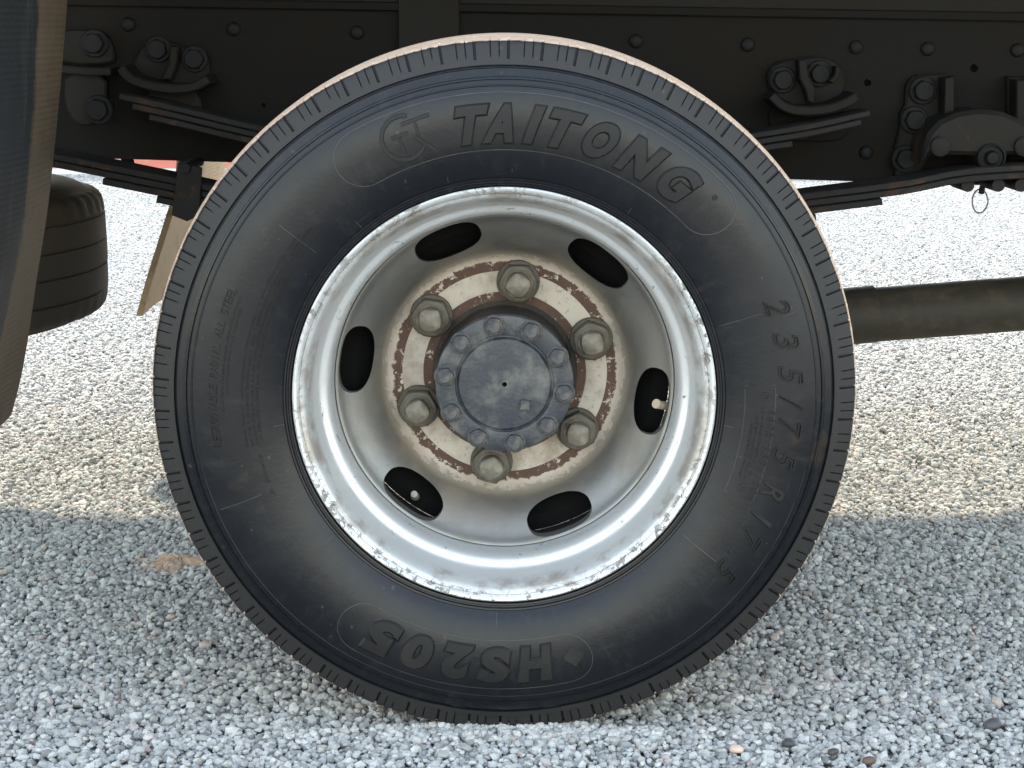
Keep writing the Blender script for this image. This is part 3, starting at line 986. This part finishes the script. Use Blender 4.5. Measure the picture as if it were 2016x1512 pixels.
ob('square_plug', *prism([(x + p[0] * 1.2, AX.z + z + p[1] * 1.2) for p in sq], -.0195, -.0135, .001), M['cap_bolt'], cap)
V, F = [], []
# --- brake drum, back plate, axle with differential
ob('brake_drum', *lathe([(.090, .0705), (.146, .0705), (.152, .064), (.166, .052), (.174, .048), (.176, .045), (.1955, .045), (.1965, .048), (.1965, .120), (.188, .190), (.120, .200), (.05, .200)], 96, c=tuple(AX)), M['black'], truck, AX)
ob('axle_housing', *lathe([(.045, .10), (.055, .20), (.055, .58), (.085, .64), (.14, .72), (.165, .80), (.165, .86), (.14, .94), (.085, 1.02), (.055, 1.08), (.055, 1.50), (.045, 1.58)], 48, c=tuple(AX)), M['chassis'], truck, AX)
# --- valve stems in two of the openings
def pw(x, y, z): return Vector((AX.x + x, y, AX.z + z))
a_ = R(-8.8)
st = [pw(.1955 * math.cos(a_ - .012), .016, .1955 * math.sin(a_ - .012)), pw(.189 * math.cos(a_ - .006), .010, .189 * math.sin(a_ - .006)), pw(.183 * math.cos(a_ + .004), .000, .183 * math.sin(a_ + .004)), pw(.178 * math.cos(a_ + .016), -.006, .178 * math.sin(a_ + .016))]
ob('valve_stem', *tube(spline(st, 12), [.0052] * 4 + [.0050] * 6 + [.0056] * 3, 12), M['stem'], rim, label='tan dust coated valve stem bent out of the right hand opening')
st = [pw(-.108, .045, -.150), pw(-.108, .030, -.146), pw(-.1075, .018, -.141), pw(-.107, .004, -.136)]
ob('valve_stem', *tube(st, [.0055, .0050, .0042, .0040], 12), M['stem_grey'], rim, label='grey valve stem standing in the lower left opening')

# --- the same axle's wheel on the far side
FA = Vector((0, 1.66, .391))
ft = place('tyre', tyre_me, truck, FA, (0, 0, math.pi))
fr_ = place('wheel_rim', rim.data, truck, FA, (0, 0, math.pi))
fd = bpy.data.objects.new('wheel_disc', disc_me); COL.objects.link(fd); fd.parent = fr_

# ------------------------------------------------------------------ chassis
YR = 0.40
def rail_bot(x): return 309 + .0305 * (x - 110)
def rail_top(x): return 4 + .0165 * x + 2
xs = [-1500, -600, 0, 500, 1000, 1500, 2016, 2700, 4200]
web = plate([(x, rail_top(x)) for x in xs] + [(x, rail_bot(x)) for x in reversed(xs)], YR, .008, bev=0)
holes = []
for hx, hy, hr in ((1708, 163, 7), (1918, 134, 8), (519, 207, 5)):
    c = P(hx, hy, YR); rr = hr / FPX * 2.45
    holes.append(prism([(c.x + rr * math.cos(t * math.pi / 8), c.z + rr * math.sin(t * math.pi / 8)) for t in range(16)], YR - .05, YR + .05))
web_me = boolean(mesh('chassis_rail', [Vector(v) for v in web[0]], web[1], M['chassis'], None), mesh('h', *join(*holes), M['black'], None))
web_me.materials.clear(); web_me.materials.append(M['chassis'])
for p_ in web_me.polygons: p_.material_index = 0
rail = place('chassis_rail', web_me, truck, (0, 0, 0))
def flange(name, fy, h, y0, y1):
    top = [(P(x, fy(x), YR).x, P(x, fy(x), YR).z) for x in xs]
    return ob(name, *strip(top, h, y0, y1), M['chassis'], rail)
flange('rail_flange', lambda x: rail_bot(x) - 9, .007, YR + .0085, YR + .075)
flange('rail_flange', lambda x: rail_top(x) - 14, .011, YR - .010, YR + .075)
far_rail = place('chassis_rail', web_me, truck, (0, .86, 0))
# bed runner above the rail
flange_run = [(P(x, rail_top(x) - 16, YR).x, P(x, rail_top(x) - 16, YR).z + .092) for x in xs]
ob('bed_runner', *strip(flange_run, .0938, YR - .004, YR + .07), M['chassis_trim'], truck)
ob('bed_runner', *strip(flange_run, .0938, YR + .86, YR + .93), M['chassis_trim'], truck)
# cross bearers of the bed
for x0 in (-1.35, -.62, -.155, .62, 1.35, 2.1):
    ob('bed_crossbeam', *box(x0, x0 + .07, -.06, 1.74, .952, 1.018), M['chassis_trim'], truck)
# bearer bracket hanging over the rail
ob('bearer_bracket', *plate([(784, -30), (905, -30), (904, 250), (786, 250)], YR, .010, proud=.0115, bev=.002), M['chassis_trim'], rail)
# flat bed above, out of frame, shading the ground
body = ob('flat_bed', *box(-1.7, 3.1, -.09, 1.76, 1.02, 1.55), M['body'], truck, angle=None)

# rivets along the rail
def dome(rad, h, n=16):
    return lathe([(rad, 0), (rad, -h * .35), (rad * .86, -h * .7), (rad * .5, -h * .95), (rad * .08, -h)], n, cap1=True)
rivet_me = mesh('rivet', *dome(.0095, .0065), M['bolt'], 50)
for x, y in ((253, 48), (460, 57), (703, 64), (978, 74), (1252, 81), (1472, 88), (1685, 93), (1826, 96), (2003, 99), (1705, 300), (245, 322)):
    c = P(x, y, YR)
    place('rivet', rivet_me, rail, (c.x, YR, c.z) if y < 320 else (c.x, YR + .02, c.z), (0, random.uniform(0, 3), 0))

# hexagon bolts of brackets
hb_me = mesh('bolt', *join(lathe([(.0155, 0), (.0155, -.003), (.0145, -.004), (.004, -.004)], 24), hexa(.0118, -.0125, -.0038, .002)), M['bolt'], 28)
def bolt(parent, x, y, Y, s=1.0):
    c = P(x, y, Y)
    o = place('bolt', hb_me, parent, (c.x, Y, c.z), (0, random.uniform(0, 1), 0))
    o.scale = (s, s, s)

# spring stop brackets: plate, two bolts, rib and a curved lip
def stop_bracket(outline, lip, rib, bolts, mat='chassis_trim'):
    b = ob('spring_stop', *plate(smooth_poly(outline, 2), YR, .016, proud=.0165, bev=.003), M[mat], truck)
    line = spline([(P(x, y, YR - .04).x, P(x, y, YR - .04).z) for x, y in lip], 24)
    ob('stop_lip', *strip(line, .012, YR - .085, YR - .012, .002), M[mat], b)
    for r_ in rib:
        ob('stop_rib', *plate(r_, YR - .045, .030, bev=.002), M[mat], b)
    for x, y in bolts:
        bolt(b, x, y, YR - .0165, 1.15)
    return b
stop_bracket([(268, 120), (285, 85), (330, 78), (372, 92), (412, 105), (418, 150), (400, 168), (330, 172), (285, 160), (262, 140)],
             [(258, 127), (275, 146), (310, 158), (350, 164), (390, 160), (416, 146)],
             [[(336, 90), (350, 92), (348, 120), (336, 158), (318, 156), (332, 125)]],
             [(312, 97), (384, 116)])
stop_bracket([(1505, 150), (1520, 122), (1570, 112), (1625, 110), (1655, 130), (1660, 170), (1650, 200), (1590, 215), (1545, 205), (1515, 180)],
             [(1516, 180), (1540, 200), (1575, 207), (1620, 203), (1655, 190), (1670, 180)],
             [[(1572, 118), (1588, 116), (1592, 150), (1606, 175), (1604, 204), (1592, 202), (1586, 178), (1574, 155)], [(1646, 130), (1655, 132), (1654, 148), (1640, 165), (1632, 160), (1643, 148)]],
             [(1540, 157), (1613, 145)])
# backing pads below the right and left stops
ob('stop_pad', *plate(smooth_poly([(1512, 190), (1655, 200), (1672, 240), (1665, 272), (1630, 280), (1512, 275)], 2), YR, .006, proud=.0065), M['chassis'], rail)
ob('stop_pad', *plate(smooth_poly([(300, 160), (400, 165), (412, 250), (300, 240)], 2), YR, .040, proud=.0405), M['rusted'], rail)
# rear hanger at left: upper plate, shackle
hg = ob('spring_hanger', *plate(smooth_poly([(110, 58), (190, 56), (220, 72), (232, 110), (226, 128), (110, 126)], 2), YR, .018, proud=.0185, bev=.003), M['chassis_trim'], truck)
bolt(hg, 187, 85, YR - .0185, 1.2)
ob('hanger_ledge', *strip([(P(x, y, YR - .03).x, P(x, y, YR - .03).z) for x, y in ((105, 122), (150, 128), (190, 132), (232, 132))], .010, YR - .075, YR - .019), M['chassis_trim'], hg)
sh = ob('spring_shackle', *plate(smooth_poly([(150, 136), (229, 136), (229, 225), (215, 240), (185, 245), (165, 235), (148, 200)], 1), YR, .022, proud=.062, bev=.003), M['chassis_trim'], truck)
bolt(sh, 195, 216, YR - .062, 1.25)
# front hangers at right: two bolted plates
def hanger_plate(dx, dy):
    o = [(1803, 146), (1862, 144), (1862, 235), (1835, 300), (1800, 345), (1758, 345), (1758, 290), (1768, 250), (1768, 225), (1778, 205), (1780, 170), (1788, 155)]
    h = ob('spring_hanger', *plate([(x + dx, y + dy) for x, y in o], YR, .014, proud=.0145, bev=.003), M['chassis_trim'], truck)
    ob('hanger_rib', *plate([(1842 + dx, 152 + dy), (1861 + dx, 148 + dy), (1861 + dx, 245 + dy), (1842 + dx, 265 + dy)], YR, .035, proud=.050, bev=.002), M['chassis_trim'], h)
    for x, y in ((1816, 178), (1799, 236), (1781, 312)):
        bolt(h, x + dx, y + dy, YR - .0145, 1.2)
hanger_plate(0, 0)
hf = ob('spring_hanger', *plate([(1978, 150), (2120, 152), (2120, 345), (1978, 330)], YR, .014, proud=.0145, bev=.003), M['chassis_trim'], truck)
ob('hanger_rib', *plate([(1981, 155), (1999, 155), (1999, 262), (1981, 255)], YR, .035, proud=.050, bev=.002), M['chassis_trim'], hf)
bolt(hf, 2015, 182, YR - .0145, 1.2); bolt(hf, 2018, 238, YR - .0145, 1.2)

# domed saddle over the front spring end
dm = [(1814, 322), (1817, 292), (1828, 262), (1850, 238), (1885, 222), (1930, 215), (1975, 220), (2015, 238), (2045, 270), (2055, 322), (2020, 306), (1985, 304), (1978, 330), (1966, 340), (1935, 338), (1922, 306), (1870, 305), (1830, 306)]
YS = .31
sd = ob('spring_saddle', *plate(dm, YS, .075, bev=.006), M['rusted'], truck)
c = P(1950, 310, YS)
ob('pivot_pin', *lathe([(.0185, .003), (.0185, -.007), (.0160, -.0085), (.0150, -.004), (.0095, -.004), (.0090, -.010), (.0070, -.0125), (.0010, -.0130)], 32, c=tuple(c), cap1=True), M['bolt'], sd)
for x in (1850, 2015):
    c = P(x, 288, YS)
    ob('saddle_boss', *lathe([(.013, .002), (.013, -.006), (.010, -.008), (.001, -.008)], 24, c=tuple(c), cap1=True), M['rusted'], sd)
c = P(1932, 397, YS)
ring = [(c.x + .0088 * math.cos(t), YS + .012 * math.sin(t * .5), c.z + .0158 * math.sin(t)) for t in [2 * math.pi * i / 36 for i in range(36)]]
ob('wire_ring', *tube(ring, .0011, 8, closed=True), M['wire'], sd)
q0, q1 = P(1934, 368, YS + .01), P(1932, 380, YS + .006)
ob('ring_tab', *tube([q0, q1], .004, 8), M['spring'], sd)

# --- leaf springs
def leaf_line(pts, Y, n=48):
    return [(p.x, p.y) for p in spline([(P(x, y, Y).x, P(x, y, Y).z) for x, y in pts], n)]
def leaf_pack(name, pts, Y0, Y1, cuts, t):
    Ym = Y0
    root = None
    full = leaf_line(pts, Ym, 90)
    for i, (a, b) in enumerate(cuts):
        xa, xb = P(a, 350, Ym).x, P(b, 350, Ym).x
        line = []
        for k, p in enumerate(full):
            if xa <= p[0] <= xb:
                u = full[min(k + 1, len(full) - 1)]; w = full[max(k - 1, 0)]
                d = Vector((u[0] - w[0], u[1] - w[1])).normalized(); nn = Vector((d.y, -d.x))
                if nn.y > 0: nn = -nn
                line.append((p[0] + nn.x * i * (t + .0012), p[1] + nn.y * i * (t + .0012)))
        g = strip(line, t, Y0 + .0015 * (i % 2), Y1)
        if root is None:
            root = ob(name, *g, M['spring'], truck)
        else:
            ob('spring_leaf', *g, M['spring'], root)
    return root
main = leaf_pack('leaf_spring', [(-120, 262), (104, 302), (344, 350), (620, 405), (1000, 440), (1380, 412), (1580, 382), (1771, 357), (1885, 335), (1990, 326), (2200, 318)], .290, .365,
                 [(-110, 2180), (-60, 2120), (196, 1738), (312, 1612), (520, 1450)], .0084)
helper = leaf_pack('helper_spring', [(236, 184), (345, 208), (510, 247), (750, 295), (1000, 310), (1250, 300), (1480, 262), (1600, 242), (1712, 217)], .292, .362,
                   [(236, 1712), (267, 1690), (305, 1560)], .0078)
# wrapped ends of the right spring
ob('spring_clip', *join(plate([(350, 322), (397, 330), (392, 425), (368, 436), (338, 424), (343, 380)], .283, .006, bev=.001), plate([(352, 318), (372, 316), (376, 332), (350, 330)], .30, .06, bev=.001)), M['spring'], truck)
c = P(367, 330, .28)
ob('clip_bolt', *tube([c + Vector((0, -.006, 0)), c + Vector((0, .10, 0))], .006, 10), M['bolt'], truck)
# bump pieces below the saddle end of the spring
for x in (1905, 1965, 2010):
    c = P(x, 371, .30)
    ob('clip_foot', *tube([c + Vector((0, -.002, .004)), c + Vector((0, .07, .004))], .0085, 12), M['spring'], truck)
# --- propeller shaft
YP = .83
a, b = P(1300, 651, YP), P(3400, 494, YP)
ps = ob('prop_shaft', *tube([a + (b - a) * (i / 10) for i in range(11)], .0445, 40), M['shaft'], truck)
c0, c1 = P(1655, 624, YP), P(1722, 618, YP)
ob('shaft_sleeve', *tube([c0, c1], .0468, 40), M['shaft'], ps)
ob('drive_yoke', *tube([Vector((.14, .83, .345)), a + (b - a) * .05], .05, 24), M['shaft'], ps)

# --- mud flaps
def flap_mat(dirt):
    n = NT('ribbed_flap_rubber')
    x = n.xyz()
    w = n.t.nodes.new('ShaderNodeTexWave'); w.wave_type = 'BANDS'; w.bands_direction = 'Z'
    w.inputs['Scale'].default_value = 42.0; w.inputs['Distortion'].default_value = 1.2; w.inputs['Detail'].default_value = 2.0; w.inputs['Detail Scale'].default_value = 3.0
    n.put(w.inputs['Vector'], n.co())
    edge = n.math('ADD', x[1], n.math('MULTIPLY', n.math('SUBTRACT', n.noise(30.0, 5, 0.7, stretch=(1, 1, .4)), 0.5), 0.06))
    d = n.step(edge, 0.070, 0.085) if dirt < 1 else 1.0
    streaks = n.step(n.noise(20.0, 5, 0.7, stretch=(1, 1.6, .16)), 0.50, 0.72, 0, 0.55)
    c = n.mix(streaks, (0.022, 0.025, 0.028), (0.080, 0.083, 0.087))
    mud = n.mix(n.noise(35.0, 5, 0.7), (0.085, 0.064, 0.043), (0.165, 0.125, 0.083))
    if dirt >= 1:
        mud = n.mix(n.step(n.noise(22.0, 6, 0.75, dist=.5), .5, .7), (0.38, 0.28, 0.17), (0.22, 0.16, 0.10))
    c = n.mix(d, c, mud)
    n.bump(n.math('ADD', w.outputs['Fac'], n.noise(160.0, 4)), 0.0009 if dirt < 1 else .0004, 0.8)
    return n.done(c, 0.62)
def flap(name, y0, y1, line, mat, label):
    """line: (x, z) from top to bottom"""
    V, F = [], []
    t = .012
    ny, nz = 14, len(line)
    for s in (0, 1):
        for i, (x, z) in enumerate(line):
            for k in range(ny + 1):
                y = y0 + (y1 - y0) * k / ny
                V.append((x - t * s + .004 * math.sin(k * .5 + i * .2), y, z + (.006 * math.sin(k * .45) if i == nz - 1 else 0)))
    m = ny + 1
    def q(s, i, k): return s * nz * m + i * m + k
    for i in range(nz - 1):
        for k in range(ny):
            F.append((q(0, i, k), q(0, i, k + 1), q(0, i + 1, k + 1), q(0, i + 1, k)))
            F.append((q(1, i, k), q(1, i + 1, k), q(1, i + 1, k + 1), q(1, i, k + 1)))
        F.append((q(0, i, 0), q(0, i + 1, 0), q(1, i + 1, 0), q(1, i, 0)))
        F.append((q(0, i, ny), q(1, i, ny), q(1, i + 1, ny), q(0, i + 1, ny)))
    for k in range(ny):
        F.append((q(0, 0, k), q(1, 0, k), q(1, 0, k + 1), q(0, 0, k + 1)))
        F.append((q(0, nz - 1, k), q(0, nz - 1, k + 1), q(1, nz - 1, k + 1), q(1, nz - 1, k)))
    return ob(name, V, F, mat, truck, ((line[0][0]), (y0 + y1) / 2, .6), 40, label)
fl = []
for px, py in ((134, -260), (132, -100), (129, 0), (118, 200), (101, 400), (76, 560), (58, 655), (38, 740), (16, 818)):
    p = P(px, py, .28); fl.append((p.x, p.z))
flap('mud_flap', -.15, .28, [(p.x, p.y) for p in spline(fl, 36)], flap_mat(0), 'black ribbed mud flap with a dusty tan inner edge')
fl = []
for px, py in ((370, 200), (352, 360), (335, 430), (310, 525), (285, 622)):
    p = P(px, py, 1.22); fl.append((p.x, p.z))
flap('mud_flap', 1.22, 1.75, [(p.x, p.y) for p in spline(fl, 24)], flap_mat(1), 'tan mud coated flap behind the far wheel')

# ------------------------------------------------------------------ spare tyre slung flat under the chassis
SP = [(.235, -.085), (.238, -.095), (.25, -.102), (.28, -.112), (.31, -.116), (.335, -.114), (.355, -.109), (.366, -.104), (.368, -.1015), (.374, -.100), (.385, -.0975), (.392, -.092), (.396, -.086), (.3985, -.076), (.4, -.064),
      (.3965, -.0625), (.3965, -.0595), (.4005, -.059), (.401, -.022), (.3975, -.0215), (.3975, -.0185), (.4015, -.018)]
SP = SP + [(r, -y) for r, y in reversed(SP)]
V, F = [], []
n = 240
for i in range(n):
    t = 2 * math.pi * i / n
    for r, y in SP:
        if r > .384 and i % 4 == 0 and abs(y) > .07: r -= .003
        V.append((r * math.cos(t), r * math.sin(t), -y))
m = len(SP)
for i in range(n):
    j = (i + 1) % n
    for k in range(m - 1):
        F.append((i * m + k, j * m + k, j * m + k + 1, i * m + k + 1))
M['spare'] = dusty('dusty_spare_rubber', (0.022, 0.0165, 0.011), (0.060, 0.043, 0.026), 0.75, 0.0, 0.8, 9, 0.001)
spare = empty('spare_wheel', (-1.06, .83, .3185))
tag(spare, 'dusty brown spare tyre slung flat under the chassis behind the mud flap', 'spare tyre')
place('tyre', mesh('tyre', V, F, M['spare'], 35), spare, (-1.06, .83, .4365))
# its rim and the carrier plate that holds it
V, F = [], []
prof = [(.234, -.098), (.228, -.098), (.216, -.075), (.198, -.04), (.198, .03), (.07, .05), (.07, .06), (.204, .04), (.222, .07), (.236, .098)]
n = 96
for i in range(n):
    t = 2 * math.pi * i / n
    for r, y in prof: V.append((r * math.cos(t), r * math.sin(t), y))
for i in range(n):
    j = (i + 1) % n
    for k in range(len(prof) - 1):
        F.append((i * len(prof) + k, j * len(prof) + k, j * len(prof) + k + 1, i * len(prof) + k + 1))
place('rim', mesh('rim', V, F, M['rusted'], 40), spare, (-1.06, .83, .4365))
ob('spare_carrier', *join(box(-1.12, -1.0, .41, 1.26, .605, .625), tube([(-1.06, .83, .40), (-1.06, .83, .606)], .012, 12), box(-1.16, -.96, .73, .93, .497, .507)), M['chassis'], truck)
